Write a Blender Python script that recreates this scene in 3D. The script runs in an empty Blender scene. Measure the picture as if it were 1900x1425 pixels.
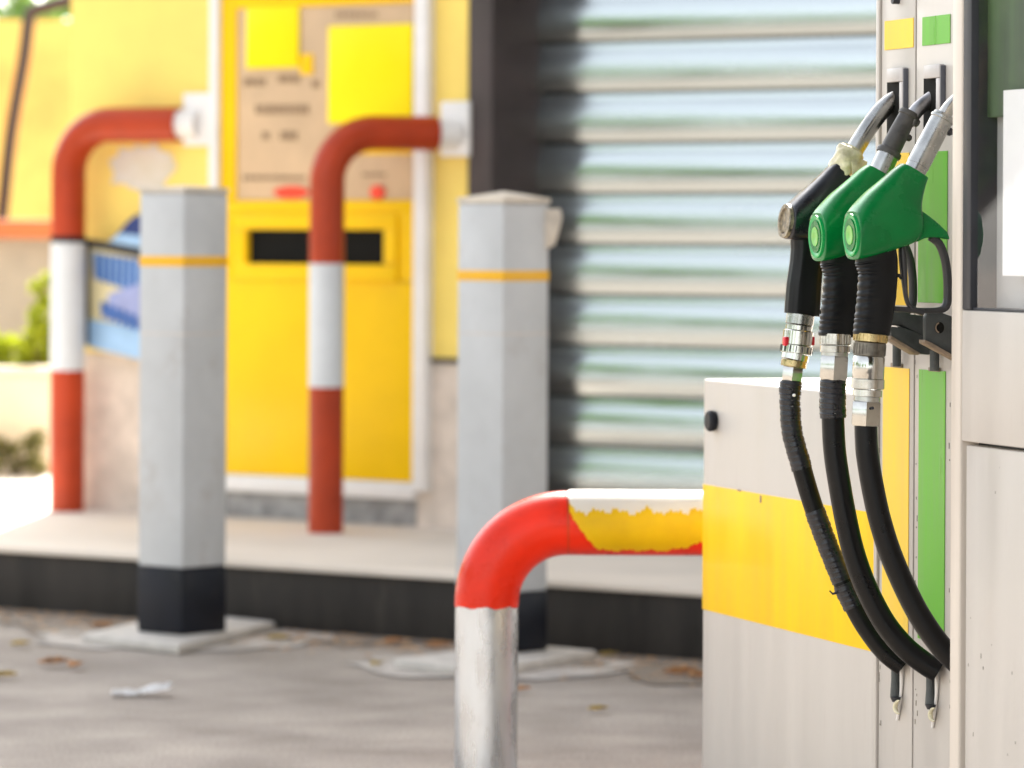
import bpy, bmesh, math, random
from mathutils import Vector, Matrix
random.seed(7)
R = math.radians
# ------------------------------------------------------------------ camera, sky, sun
F = 8000.0; CX = 950.0; HY = 440.0; ROLL = 0.005; H = 1.07
scene = bpy.context.scene
cam = bpy.data.cameras.new('camera'); camo = bpy.data.objects.new('camera', cam); scene.collection.objects.link(camo)
cam.sensor_width = 36; cam.lens = 36 * F / 1900; cam.shift_y = -(712.5 - HY) / 1900
cs, sn = math.cos(ROLL), math.sin(ROLL)
camo.matrix_world = Matrix(((cs, -sn, 0, 0), (0, 0, -1, 0), (sn, cs, 0, H), (0, 0, 0, 1)))
cam.clip_start = .05; cam.clip_end = 500
cam.dof.use_dof = True; cam.dof.focus_distance = 6.85; cam.dof.aperture_fstop = 4.5; cam.dof.aperture_blades = 0
scene.camera = camo
SUN_EL = 40; SUN_DIR = Vector((.055, 1, 0)).normalized()
sd = Vector((SUN_DIR.x * math.cos(R(SUN_EL)), SUN_DIR.y * math.cos(R(SUN_EL)), math.sin(R(SUN_EL))))
w = bpy.data.worlds.new('World'); scene.world = w; w.use_nodes = True
nt = w.node_tree; bg = nt.nodes['Background']; sky = nt.nodes.new('ShaderNodeTexSky'); sky.sky_type = 'NISHITA'
sky.sun_disc = False; sky.sun_elevation = R(SUN_EL); sky.sun_rotation = math.atan2(sd.x, sd.y); sky.dust_density = 2.0; sky.ozone_density = .6
hz_ = nt.nodes.new('ShaderNodeHueSaturation'); hz_.inputs['Saturation'].default_value = .30; nt.links.new(sky.outputs[0], hz_.inputs['Color']); nt.links.new(hz_.outputs[0], bg.inputs[0]); bg.inputs[1].default_value = .15
sl = bpy.data.lights.new('sun', 'SUN'); sl.energy = 4.6; sl.angle = R(.53); sl.color = (1, .95, .87)
so = bpy.data.objects.new('sun', sl); scene.collection.objects.link(so); so.rotation_euler = sd.to_track_quat('Z', 'Y').to_euler()
scene.view_settings.view_transform = 'Standard'; scene.view_settings.look = 'None'
scene.view_settings.exposure = 1.85; scene.view_settings.gamma = 1
scene.cycles.max_bounces = 8

# ------------------------------------------------------------------ pixel rays -> world
def ray(px, py):
    dx = px - CX; dy = py - HY
    return Vector(((dx + ROLL * dy) / F, 1.0, -(dy - ROLL * dx) / F))
C0 = Vector((0, 0, H))
def P(px, py, Y): return C0 + ray(px, py) * Y
def G(px, py, z=0.0):
    r = ray(px, py); return C0 + r * ((z - H) / r.z)
def onpl(px, py, p0, n):
    r = ray(px, py); return C0 + r * ((p0 - C0).dot(n) / r.dot(n))
Z = Vector((0, 0, 1))

# ------------------------------------------------------------------ object helpers
col = scene.collection
def link(name, me, m=None, parent=None, smooth=False):
    o = bpy.data.objects.new(name, me); col.objects.link(o)
    if m is not None:
        for mm in (m if isinstance(m, (list, tuple)) else [m]): me.materials.append(mm)
    if parent is not None: o.parent = parent; o.matrix_parent_inverse = parent.matrix_world.inverted()
    if smooth:
        for p in me.polygons: p.use_smooth = True
        try: me.set_sharp_from_angle(angle=R(38))
        except Exception: pass
    return o
def obj(name, bm, m, parent=None, smooth=True):
    bmesh.ops.recalc_face_normals(bm, faces=bm.faces)
    me = bpy.data.meshes.new(name); bm.to_mesh(me); bm.free()
    return link(name, me, m, parent, smooth)
def tag(o, label, cat=None, group=None):
    o['label'] = label
    if cat: o['category'] = cat
    if group: o['group'] = group
    return o
def thing(name, loc, label, cat, group=None):
    o = bpy.data.objects.new(name, None); col.objects.link(o); o.location = loc; o.empty_display_size = .05
    o.matrix_world = Matrix.Translation(loc)
    return tag(o, label, cat, group)
def struct(o): o['kind'] = 'structure'; return o

def prism(bm, pts, vec, bevel=0.0, seg=2):
    """closed polygon (3D points) pushed along vec"""
    a = [bm.verts.new(p) for p in pts]; b = [bm.verts.new(p + vec) for p in pts]
    fs = [bm.faces.new(a), bm.faces.new(b[::-1])]
    n = len(pts)
    for i in range(n): fs.append(bm.faces.new((a[i], a[(i + 1) % n], b[(i + 1) % n], b[i])))
    bmesh.ops.recalc_face_normals(bm, faces=fs)
    if bevel > 0:
        es = list({e for f in fs for e in f.edges})
        bmesh.ops.bevel(bm, geom=es, offset=bevel, segments=seg, profile=.5, affect='EDGES', clamp_overlap=True)
def boxv(bm, o, u, v, wv, bevel=0.0, seg=2):
    """box with corner o and edge vectors u v wv"""
    prism(bm, [o, o + u, o + u + v, o + v], wv, bevel, seg)
def catmull(pts, n=8):
    out = []
    P_ = [pts[0] * 2 - pts[1]] + list(pts) + [pts[-1] * 2 - pts[-2]]
    for i in range(1, len(P_) - 2):
        p0, p1, p2, p3 = P_[i - 1:i + 3]
        for k in range(n):
            t = k / n
            out.append(.5 * ((2 * p1) + (p2 - p0) * t + (2 * p0 - 5 * p1 + 4 * p2 - p3) * t * t + (3 * p1 - p0 - 3 * p2 + p3) * t ** 3))
    out.append(pts[-1]); return out
def sweep(bm, path, rad, seg=24, side=None, flat=1.0, caps=True, disp=None, sup=2.0):
    """tube along path; rad = number or list; side = preferred side axis, flat scales along it"""
    n = len(path); rings = []
    prev = side
    L = 0
    for i, p in enumerate(path):
        t = (path[min(i + 1, n - 1)] - path[max(i - 1, 0)]).normalized()
        if i: L += (p - path[i - 1]).length
        if prev is None: prev = t.cross(Z) if abs(t.z) < .9 else t.cross(Vector((1, 0, 0)))
        s = (prev - t * prev.dot(t)).normalized(); prev = s if side is None else side
        u = t.cross(s).normalized()
        r = rad[i] if isinstance(rad, (list, tuple)) else rad
        ring = []
        for k in range(seg):
            a = 2 * math.pi * k / seg
            ca, sa = math.cos(a), math.sin(a)
            if sup != 2.0:
                ca = math.copysign(abs(ca) ** (2 / sup), ca); sa = math.copysign(abs(sa) ** (2 / sup), sa)
            rr = r + (disp(L, a) if disp else 0)
            ring.append(bm.verts.new(p + s * (ca * rr * flat) + u * (sa * rr)))
        rings.append(ring)
    for i in range(n - 1):
        for k in range(seg):
            bm.faces.new((rings[i][k], rings[i][(k + 1) % seg], rings[i + 1][(k + 1) % seg], rings[i + 1][k]))
    if caps: bm.faces.new(rings[0][::-1]); bm.faces.new(rings[-1])
def lathe(bm, a, b, prof, seg=32, hexa=False):
    """profile [(t 0..1, r)] turned about the line a->b"""
    ax = (b - a); t = ax.normalized(); s = t.cross(Vector((0.3, 1, 0.1))).normalized(); u = t.cross(s); rings = []
    for (q, r) in prof:
        rings.append([bm.verts.new(a + ax * q + (s * math.cos(2 * math.pi * k / seg + .3) + u * math.sin(2 * math.pi * k / seg + .3)) * r) for k in range(seg)])
    for i in range(len(rings) - 1):
        for k in range(seg):
            bm.faces.new((rings[i][k], rings[i][(k + 1) % seg], rings[i + 1][(k + 1) % seg], rings[i + 1][k]))
    bm.faces.new(rings[0][::-1]); bm.faces.new(rings[-1])
def BM(): return bmesh.new()

# ------------------------------------------------------------------ materials
def mat(name, c, rough=.5, metal=0.0, var=.12, vscale=8, bump=.0, bscale=60, c2=None, streak=None, coat=0.0, rvar=.1, spec=.5, grime=0.0, gcol=(.12, .10, .08), gscale=5):
    m = bpy.data.materials.new(name); m.use_nodes = True; N = m.node_tree.nodes; Lk = m.node_tree.links
    b = N['Principled BSDF']; b.inputs['Roughness'].default_value = rough; b.inputs['Metallic'].default_value = metal
    b.inputs['Coat Weight'].default_value = coat; b.inputs['Specular IOR Level'].default_value = spec
    tc = N.new('ShaderNodeTexCoord'); mp = N.new('ShaderNodeMapping'); Lk.new(tc.outputs['Object'], mp.inputs[0])
    if streak: mp.inputs['Scale'].default_value = streak
    n1 = N.new('ShaderNodeTexNoise'); n1.inputs['Scale'].default_value = vscale; n1.inputs['Detail'].default_value = 6; n1.inputs['Roughness'].default_value = .6
    Lk.new(mp.outputs[0], n1.inputs[0])
    cr = N.new('ShaderNodeValToRGB'); Lk.new(n1.outputs[0], cr.inputs[0])
    d = c2 if c2 else tuple(x * (1 - var * 1.6) for x in c)
    l = c if c2 else tuple(min(1, x * (1 + var)) for x in c)
    cr.color_ramp.elements[0].position = .32; cr.color_ramp.elements[1].position = .68
    cr.color_ramp.elements[0].color = (*d, 1); cr.color_ramp.elements[1].color = (*l, 1)
    last = cr.outputs[0]
    if grime > 0:
        n3 = N.new('ShaderNodeTexNoise'); n3.inputs['Scale'].default_value = gscale; n3.inputs['Detail'].default_value = 10; n3.inputs['Roughness'].default_value = .72
        Lk.new(mp.outputs[0], n3.inputs[0])
        r3 = N.new('ShaderNodeValToRGB'); r3.color_ramp.elements[0].position = .56; r3.color_ramp.elements[1].position = .74
        r3.color_ramp.elements[1].color = (grime, grime, grime, 1); Lk.new(n3.outputs[0], r3.inputs[0])
        mx = N.new('ShaderNodeMixRGB'); Lk.new(r3.outputs[0], mx.inputs[0]); Lk.new(last, mx.inputs[1]); mx.inputs[2].default_value = (*gcol, 1); last = mx.outputs[0]
    Lk.new(last, b.inputs['Base Color'])
    mr = N.new('ShaderNodeMapRange'); Lk.new(n1.outputs[0], mr.inputs[0]); mr.inputs[1].default_value = .3; mr.inputs[2].default_value = .7
    mr.inputs[3].default_value = max(.02, rough - rvar); mr.inputs[4].default_value = min(1, rough + rvar); Lk.new(mr.outputs[0], b.inputs['Roughness'])
    if bump > 0:
        n2 = N.new('ShaderNodeTexNoise'); n2.inputs['Scale'].default_value = bscale; n2.inputs['Detail'].default_value = 8; Lk.new(tc.outputs['Object'], n2.inputs[0])
        bp = N.new('ShaderNodeBump'); bp.inputs['Strength'].default_value = bump; bp.inputs['Distance'].default_value = .01
        Lk.new(n2.outputs[0], bp.inputs['Height']); Lk.new(bp.outputs[0], b.inputs['Normal'])
    return m
M = {}
M['pump'] = mat('pump_painted_steel', (.515, .478, .438), .42, 0, .035, 3, .03, 25, streak=(6, 6, .6), grime=.25, gcol=(.33, .28, .24), gscale=6)
M['pumpedge'] = mat('pump_edge_steel', (.63, .565, .495), .4, 0, .04, 4, 0, streak=(5, 5, .5))
M['yel'] = mat('yellow_vinyl', (.93, .56, .0), .42, 0, .07, 3, .03, 20, streak=(4, 4, .6), grime=.4, gcol=(.92, .60, .03), gscale=4, spec=.22)
M['yels'] = mat('amber_vinyl', (.90, .57, .012), .38, 0, .05, 4, 0, streak=(6, 6, .6), grime=.25, gcol=(.8, .45, .1))
M['grs'] = mat('green_vinyl', (.10, .42, .006), .36, 0, .07, 4, 0, streak=(12, 12, .5), grime=.3, gcol=(.16, .46, .03))
M['dark'] = mat('dark_gap', (.025, .027, .035), .5, 0, .2)
M['slot'] = mat('slot_inside', (.010, .010, .009), .8, 0, .2, spec=.1)
M['housing'] = mat('slot_housing_grey', (.50, .47, .46), .45, 0, .1, 12, grime=.4, gcol=(.2, .18, .17), gscale=14)
M['housing_side'] = mat('slot_housing_rubber', (.085, .09, .11), .5, 0, .15, 12)
M['glass'] = None
M['gnoz'] = mat('green_nozzle_plastic', (.0, .165, .035), .26, 0, .12, 14, .04, 30, grime=.3, gcol=(.05, .17, .085), gscale=30, rvar=.07, spec=.32)
M['gnozl'] = mat('light_green_plastic', (.0, .36, .08), .3, 0, .14, 30)
M['badge'] = mat('faded_lime_badge', (.22, .46, .10), .4, 0, .3, 90, c2=(.12, .5, .1))
M['bnoz'] = mat('black_nozzle_plastic', (.010, .011, .016), .30, 0, .3, 18, .12, 30, grime=.6, gcol=(.07, .065, .055), gscale=20)
M['grip'] = mat('black_grip_rubber', (.005, .0055, .0065), .38, 0, .2, 25, .03, 60, spec=.28)
M['guard'] = mat('charcoal_plastic', (.026, .027, .031), .42, 0, .2, 25, .05, 60, grime=.35, gcol=(.13, .11, .09), gscale=30)
M['rest'] = mat('weathered_grey_plastic', (.055, .062, .062), .5, 0, .25, 25, .05, 60, grime=.5, gcol=(.20, .16, .11), gscale=25)
M['worn'] = mat('worn_tan_edge', (.27, .20, .14), .6, 0, .25, 40)
M['hose'] = mat('black_hose_rubber', (.0035, .0035, .004), .34, 0, .2, 30, .05, 120, grime=.35, gcol=(.014, .013, .012), gscale=40, spec=.22)
M['tape'] = mat('black_tape', (.007, .0075, .012), .3, 0, .4, 60, .1, 60)
M['chrome'] = mat('bright_steel', (.56, .55, .51), .17, 1, .14, 20, .02, 60, grime=.4, gcol=(.30, .26, .20), gscale=40)
M['steel'] = mat('dull_aluminium', (.43, .43, .41), .27, 1, .2, 16, .03, 60, grime=.5, gcol=(.2, .18, .16), gscale=40)
M['spout'] = mat('worn_spout', (.36, .36, .37), .38, 1, .3, 30, .05, 80, grime=.6, gcol=(.10, .09, .08), gscale=30)
M['brass'] = mat('brass_ring', (.52, .40, .20), .3, 1, .3, 60)
M['knurl'] = mat('dirty_knurled_steel', (.22, .20, .17), .5, .8, .3, 60)
M['redcap'] = mat('red_plastic', (.55, .005, .02), .35, 0, .1)
M['boot'] = mat('dark_rubber_boot', (.065, .060, .055), .5, 0, .35, 30, .1, 70, grime=.4, gcol=(.12, .11, .08))
M['cloth'] = mat('yellowed_plastic_collar', (.70, .64, .44), .5, 0, .25, 40, .3, 60, grime=.6, gcol=(.30, .27, .12), gscale=30)
M['oldcap'] = mat('peeling_beige_cap', (.42, .34, .22), .5, 0, .3, 90, .5, 90, c2=(.02, .02, .015))
M['hred'] = mat('red_pipe_paint', (.68, .022, .003), .30, 0, .12, 8, .03, 30, grime=.45, gcol=(.36, .006, .006), gscale=10, spec=.28)
M['hyel'] = mat('yellow_tape_worn', (1, .72, .0), .45, 0, .06, 12, .15, 30)
M['hwhite'] = mat('highlight_and_rivet_white', (.92, .91, .90), .5, 0, .03)  # colour of the painted sun highlight on the hoop, also of the rivet
M['hsilver'] = mat('silver_pipe_paint', (.54, .56, .59), .28, .85, .12, 9, .05, 20, streak=(3, 3, .9), grime=.3, gcol=(.34, .35, .37), gscale=9)
M['bred'] = mat('brick_red_paint', (.42, .042, .007), .36, 0, .12, 6, .02, spec=.3, grime=.3, gcol=(.30, .03, .006))
M['bwhite'] = mat('white_band_paint', (.66, .68, .70), .4, 0, .04)
M['bgrey'] = mat('grey_bollard_paint', (.55, .56, .565), .42, 0, .06, 5, .03, 20, grime=.55, gcol=(.36, .31, .27), gscale=6, spec=.3)
M['bcap'] = mat('cream_cap', (.62, .55, .46), .6, 0, .15, 20, grime=.4, gcol=(.35, .25, .18))
M['bblack'] = mat('black_base_paint', (.009, .010, .016), .5, 0, .25, 10, spec=.25, grime=.4, gcol=(.06, .05, .045), gscale=8)
M['bband'] = mat('amber_band', (.88, .46, .0), .4, 0, .04)
M['conc'] = mat('pale_concrete', (.56, .52, .47), .9, 0, .12, 14, .3, 60)
M['pave'] = mat('pale_paving', (.74, .66, .57), .85, 0, .07, 2, .1, 60)
M['kerb'] = mat('black_kerb_paint', (.036, .031, .027), .65, 0, .3, 3, .2, 50, streak=(3, 3, .5), spec=.25, grime=.5, gcol=(.10, .085, .07), gscale=5)
M['wally'] = mat('yellow_stucco', (.93, .70, .17), .85, 0, .07, 2.2, .3, 50, grime=.5, gcol=(.9, .60, .16), gscale=1.8)
M['stone'] = mat('beige_stone', (.68, .58, .49), .85, 0, .12, 12, .2, 60)
M['granite'] = mat('grey_granite', (.32, .31, .30), .7, 0, .25, 20, .1, 80)
M['brown'] = mat('dark_brown_paint', (.050, .036, .036), .45, 0, .15, 6)
M['frame'] = mat('white_frame', (.80, .77, .74), .4, 0, .04)
M['ty'] = mat('terminal_yellow', (.94, .57, .0), .36, 0, .05, 2.5, spec=.22)
M['tyb'] = mat('lemon_yellow', (.98, .78, .0), .35, 0, .03, 3, spec=.2)
M['tan'] = mat('tan_panel', (.60, .42, .25), .5, 0, .08, 6)
M['ink'] = mat('brown_ink', (.28, .18, .10), .6)
M['red'] = mat('red_button', (.85, .05, .01), .4)
M['shut'] = mat('galvanised_shutter', (.49, .525, .52), .19, 1, .05, 3, .015, 10, streak=(.5, .5, 5), grime=.25, gcol=(.36, .38, .39), gscale=3)
M['bluel'] = mat('light_blue', (.32, .50, .72), .5); M['bluen'] = mat('navy', (.01, .03, .16), .5)
M['bluem'] = mat('mid_blue', (.05, .14, .42), .5); M['peri'] = mat('periwinkle', (.33, .37, .62), .6)
M['paley'] = mat('pale_yellow', (.76, .66, .38), .6); M['paperw'] = mat('paper_white', (.80, .81, .82), .7, 0, .03)
M['litter'] = mat('litter_white', (.88, .88, .88), .6, 0, .03)
M['orange'] = mat('orange_coping', (.56, .16, .055), .7, 0, .12, 4)
M['gwall'] = mat('grey_garden_wall', (.42, .37, .31), .9, 0, .15, 2, .2)
M['owall'] = mat('peeling_orange_wall', (.95, .74, .20), .9, 0, .1, 2.6, .2, 30, c2=(.92, .48, .13), grime=.9, gcol=(.90, .86, .14), gscale=1.6)
M['cream'] = mat('cream_planter', (.74, .64, .50), .8, 0, .06, 4, .1)
M['pole'] = mat('brown_pole_paint', (.055, .030, .022), .5)
M['bark'] = mat('bark', (.16, .12, .08), .9, 0, .3, 20)
M['oil'] = mat('gummed_putty', (.5, .45, .36), .7, 0, .3, 40)
def leafmat(name, c, c2):
    m = bpy.data.materials.new(name); m.use_nodes = True; N = m.node_tree.nodes; Lk = m.node_tree.links; b = N['Principled BSDF']
    oi = N.new('ShaderNodeTexNoise'); oi.inputs['Scale'].default_value = 5; tc = N.new('ShaderNodeTexCoord'); Lk.new(tc.outputs['Object'], oi.inputs[0])
    cr = N.new('ShaderNodeValToRGB'); cr.color_ramp.elements[0].position = .35; cr.color_ramp.elements[1].position = .65
    cr.color_ramp.elements[0].color = (*c, 1); cr.color_ramp.elements[1].color = (*c2, 1); Lk.new(oi.outputs[0], cr.inputs[0]); Lk.new(cr.outputs[0], b.inputs['Base Color'])
    b.inputs['Roughness'].default_value = .55
    tr = N.new('ShaderNodeBsdfTranslucent'); Lk.new(cr.outputs[0], tr.inputs[0]); mx = N.new('ShaderNodeMixShader'); mx.inputs[0].default_value = .5
    Lk.new(b.outputs[0], mx.inputs[1]); Lk.new(tr.outputs[0], mx.inputs[2]); Lk.new(mx.outputs[0], N['Material Output'].inputs[0])
    return m
M['leafb'] = leafmat('bright_leaves', (.28, .34, .02), (.42, .48, .02))
M['leafd'] = leafmat('dull_leaves', (.20, .19, .06), (.30, .28, .12))
M['leafg'] = leafmat('tree_leaves', (.09, .20, .04), (.26, .42, .10))
M['dry'] = mat('dry_leaf', (.62, .36, .17), .8, 0, .3, 30); M['dryy'] = mat('dry_yellow_leaf', (.55, .42, .14), .8, 0, .3, 30)
# window glass of the pump
g = bpy.data.materials.new('display_glass'); g.use_nodes = True; N = g.node_tree.nodes
N['Principled BSDF'].inputs['Base Color'].default_value = (1, 1, 1, 1); N['Principled BSDF'].inputs['Roughness'].default_value = .02
gl = N.new('ShaderNodeBsdfGlossy'); gl.inputs['Roughness'].default_value = .015; trn = N.new('ShaderNodeBsdfTransparent'); fr = N.new('ShaderNodeFresnel'); fr.inputs[0].default_value = 1.55
mx = N.new('ShaderNodeMixShader'); geo = N.new('ShaderNodeNewGeometry'); inv = N.new('ShaderNodeMath'); inv.operation = 'SUBTRACT'; inv.inputs[0].default_value = 1; g.node_tree.links.new(geo.outputs['Backfacing'], inv.inputs[1]); mu = N.new('ShaderNodeMath'); mu.operation = 'MULTIPLY'; g.node_tree.links.new(inv.outputs[0], mu.inputs[0]); g.node_tree.links.new(fr.outputs[0], mu.inputs[1]); g.node_tree.links.new(mu.outputs[0], mx.inputs[0]); g.node_tree.links.new(trn.outputs[0], mx.inputs[1]); g.node_tree.links.new(gl.outputs[0], mx.inputs[2]); g.node_tree.links.new(mx.outputs[0], N['Material Output'].inputs[0])
M['glass'] = g
# road
rm = bpy.data.materials.new('worn_asphalt'); rm.use_nodes = True; N = rm.node_tree.nodes; Lk = rm.node_tree.links; b = N['Principled BSDF']; b.inputs['Roughness'].default_value = .9
tc = N.new('ShaderNodeTexCoord')
na = N.new('ShaderNodeTexNoise'); na.inputs['Scale'].default_value = 3.4; na.inputs['Detail'].default_value = 8; Lk.new(tc.outputs['Object'], na.inputs[0])
nb = N.new('ShaderNodeTexNoise'); nb.inputs['Scale'].default_value = 160; nb.inputs['Detail'].default_value = 3; Lk.new(tc.outputs['Object'], nb.inputs[0])
ra = N.new('ShaderNodeValToRGB'); ra.color_ramp.elements[0].position = .3; ra.color_ramp.elements[1].position = .7
ra.color_ramp.elements[0].color = (.29, .247, .21, 1); ra.color_ramp.elements[1].color = (.46, .40, .345, 1); Lk.new(na.outputs[0], ra.inputs[0])
rb = N.new('ShaderNodeValToRGB'); rb.color_ramp.elements[0].position = .3; rb.color_ramp.elements[0].color = (.5, .5, .5, 1); rb.color_ramp.elements[1].position = .7; rb.color_ramp.elements[1].color = (1.2, 1.2, 1.2, 1); Lk.new(nb.outputs[0], rb.inputs[0])
mm = N.new('ShaderNodeMixRGB'); mm.blend_type = 'MULTIPLY'; mm.inputs[0].default_value = 1; Lk.new(ra.outputs[0], mm.inputs[1]); Lk.new(rb.outputs[0], mm.inputs[2]); Lk.new(mm.outputs[0], b.inputs['Base Color'])
bp = N.new('ShaderNodeBump'); bp.inputs['Strength'].default_value = .5; bp.inputs['Distance'].default_value = .01; Lk.new(nb.outputs[0], bp.inputs['Height']); Lk.new(bp.outputs[0], b.inputs['Normal'])
M['road'] = rm

# ------------------------------------------------------------------ setting
bm = BM(); prism(bm, [Vector((-90, -60, -.2)), Vector((90, -60, -.2)), Vector((90, 120, -.2)), Vector((-90, 120, -.2))], Vector((0, 0, .2)))
struct(obj('ground', bm, M['road'], smooth=False))
K0 = G(0, 1131); K1 = G(1300, 1228); k = (K1 - K0).normalized(); n = Vector((-k.y, k.x, 0)); n = n if n.y > 0 else -n
KH = .170
def K(s, o, z=0.0): return K0 + k * s + n * o + Z * z
bm = BM(); boxv(bm, K(-9, 0.014), k * 22, n * .12, Z * (KH - .006), .004); struct(obj('kerb', bm, M['kerb']))
bm = BM(); boxv(bm, K(-9, .135), k * 22, n * 14, Z * KH); struct(obj('pavement', bm, M['pave'], smooth=False))
bm = BM(); boxv(bm, K(-9, -.004, KH - .0055), k * 22, n * .139, Z * .0175, .003); struct(obj('pavement_edge', bm, M['pave']))
# dirt collected along the kerb
bm = BM(); rows = []
for i in range(160):
    s_ = -.5 + 5.0 * i / 159; wd = .30 + .16 * math.sin(s_ * 3.1) + .10 * math.sin(s_ * 9.7 + 1) + random.uniform(-.05, .05)
    rows.append([bm.verts.new(K(s_, .01 - wd * f_, .0035 + random.uniform(0, .0008))) for f_ in (0, .3, .6, 1)])
for i in range(159):
    for j in range(3): bm.faces.new((rows[i][j], rows[i + 1][j], rows[i + 1][j + 1], rows[i][j + 1]))
o_ = obj('gutter_dirt', bm, mat('gutter_dirt', (.25, .205, .165), .95, 0, .2, 9, .3, 60, c2=(.20, .165, .13), grime=.9, gcol=(.42, .35, .28), gscale=16), smooth=False); struct(o_)
# debris strip in the gutter
bm = BM()
for i in range(2200):
    s = random.uniform(-.2, 3.4); o = -abs(random.gauss(0, .20)) - .004; c = K(s, o, .003)
    r_ = random.uniform(.002, .013); a0 = random.random() * 6
    bm.faces.new([bm.verts.new(c + Vector((math.cos(a0 + j * 2.1) * r_, math.sin(a0 + j * 2.1) * r_, random.uniform(0, .004)))) for j in range(3)])
o_ = obj('gutter_litter', bm, M['dry'], smooth=False); o_['kind'] = 'stuff'; tag(o_, 'fine brown crumbs and dust along the foot of the black kerb', 'debris')

# ------------------------------------------------------------------ building: terminal wall, column, shutter
T0 = G(430, 960, KH)              # a point of the terminal's plinth front
offT = (T0 - K0).dot(n)
def onw(px, py, off): return onpl(px, py, K0 + n * off, n)
def sof(px, off, py=700): return (onw(px, py, off) - K0).dot(k)
def zof(px, py, off): return onw(px, py, off).z
def wbox(bm, x0, x1, y0, y1, off, depth, bevel=.003):
    """box whose front face (off from the kerb line) spans these picture limits"""
    s0, s1 = sof(x0, off, (y0 + y1) / 2), sof(x1, off, (y0 + y1) / 2); xm = (x0 + x1) / 2
    z1, z0 = zof(xm, y0, off), zof(xm, y1, off)
    boxv(bm, K(s0, off, z0), k * (s1 - s0), n * depth, Z * (z1 - z0), bevel)
offW = offT + .008
s_left = sof(131, offW, 200); s_col0 = sof(868, offW, 200)
bld = thing('station_building', K(s_left, offW, KH), 'yellow stucco kiosk building with stone base, dark column and silver roller shutter', 'building')
zbase = zof(200, 655, offW)
TOP = 3.72
s_tl = sof(392, offW, 500); s_tr = sof(775, offW, 500)
bm = BM(); boxv(bm, K(s_left, offW, zbase), k * (s_col0 - s_left), n * .35, Z * (TOP - zbase)); obj('wall', bm, M['wally'], bld, False)
bm = BM(); boxv(bm, K(s_left - .0, offW - .006, KH), k * (s_col0 - s_left), n * .34, Z * (zbase - KH)); obj('stone_base', bm, M['stone'], bld, False)
bm = BM(); wbox(bm, 392, 771, 913, 966, offT - .004, .11, .004); obj('plinth', bm, M['granite'], bld)
bm = BM(); boxv(bm, K(sof(778, offW, 665), offW - .014, zbase - .004), k * (s_col0 - sof(778, offW, 665)), n * .02, Z * .016, .002); obj('trim_strip', bm, M['brown'], bld)
offC = offW - .02
sc0 = sof(869, offC, 200); sc1 = sof(912, offC, 200)
# depth of the reveal so that its far edge is seen at x=1006
pe = K(sc1, offC, 1.3)
def pxof(p): return CX + p.x / p.y * F
d = .05
while pxof(pe + n * d) < 1004 and d < .6: d += .002
REV = d
bm = BM(); boxv(bm, K(sc0, offC, KH), k * (sc1 - sc0), n * (REV + .25), Z * (TOP - KH), .003); obj('column', bm, M['brown'], bld)
# shutter runs off at its own, flatter angle
ks = Vector((.82, -.57, 0)).normalized(); ns = Vector((.57, .82, 0)).normalized()
sh0 = pe + n * (REV - .004); sh0.z = KH
pitch = 93 * sh0.y / F
prof = []; z = 0; base = sh0.copy()
zoff = zof(1010, 80, offC + REV)          # a groove line sits at y=80 there
first = zoff - pitch * math.floor((zoff - KH) / pitch)
zz = first - pitch
bm = BM(); pts = []
while zz < 2.9:
    # from the groove upwards: dark lip, convex face, small flat hinge below the next groove
    pts += [(0.0, zz), (-.010, zz + .003)]
    for j in range(9):
        u = j / 8; a = (u - .5) * 2
        pts.append((-.010 - .011 * (1 - a * a) * .58 - .0085 * (1 - u), zz + .004 + (pitch - .034) * u))
    pts += [(-.006, zz + pitch - .028), (-.003, zz + pitch - .008), (.010, zz + pitch - .0072), (.007, zz + pitch - .001)]
    zz += pitch
pts = [(o, max(z_, KH)) for o, z_ in pts if z_ > KH - .02]
WSH = 3.2
rowa = [bm.verts.new(sh0 + ns * o + Z * (z_ - KH)) for o, z_ in pts]; rowb = [bm.verts.new(sh0 + ks * WSH + ns * o + Z * (z_ - KH)) for o, z_ in pts]
for i in range(len(pts) - 1):
    if (pts[i][1] != pts[i + 1][1]) or (pts[i][0] != pts[i + 1][0]): bm.faces.new((rowa[i], rowb[i], rowb[i + 1], rowa[i + 1]))
sho = obj('roller_shutter', bm, M['shut'], bld)
bm = BM(); boxv(bm, sh0 + ns * .03 - ks * .03, ks * (WSH + .03), ns * .3, Z * (TOP - KH)); obj('lintel_wall', bm, M['brown'], bld, False)
bm = BM(); boxv(bm, sh0 + ns * -.25 + Z * (2.7 - KH), ks * WSH, ns * .28, Z * (TOP - 2.7)); obj('fascia', bm, M['wally'], bld, False)
bm = BM(); boxv(bm, K(s_left - .70, offC - .25, TOP + .002), k * 10, n * 6, Z * .25); obj('roof', bm, M['conc'], bld, False)

# ------------------------------------------------------------------ payment terminal
tm = thing('payment_terminal', K((s_tl + s_tr) / 2, offT, KH + .08), 'tall yellow payment terminal in a white frame with a dark horizontal slot', 'payment machine')
fo = offT - .03
bm = BM()
wbox(bm, 386, 402, -70, 912, fo, .145); wbox(bm, 766, 791, -70, 912, fo, .145)
sA, sB = sof(402, fo, 900) + .001, sof(766, fo, 900) - .001; zb0 = zof(590, 912, fo); zb1 = zof(590, 888, fo)
boxv(bm, K(sA, fo + .001, zb0 - .012), k * (sB - sA), n * .14, Z * (zb1 - zb0 + .012), .003)
obj('frame', bm, M['frame'], tm)
do = fo + .018
bm = BM()
for r_ in [(404, 765, 521, 886), (404, 765, 372, 396), (404, 431, 396, 521), (735, 765, 396, 521)]: wbox(bm, *r_, do, .12, .002)
dr = obj('door', bm, M['ty'], tm)
bm = BM()
so_ = do - .012
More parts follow.
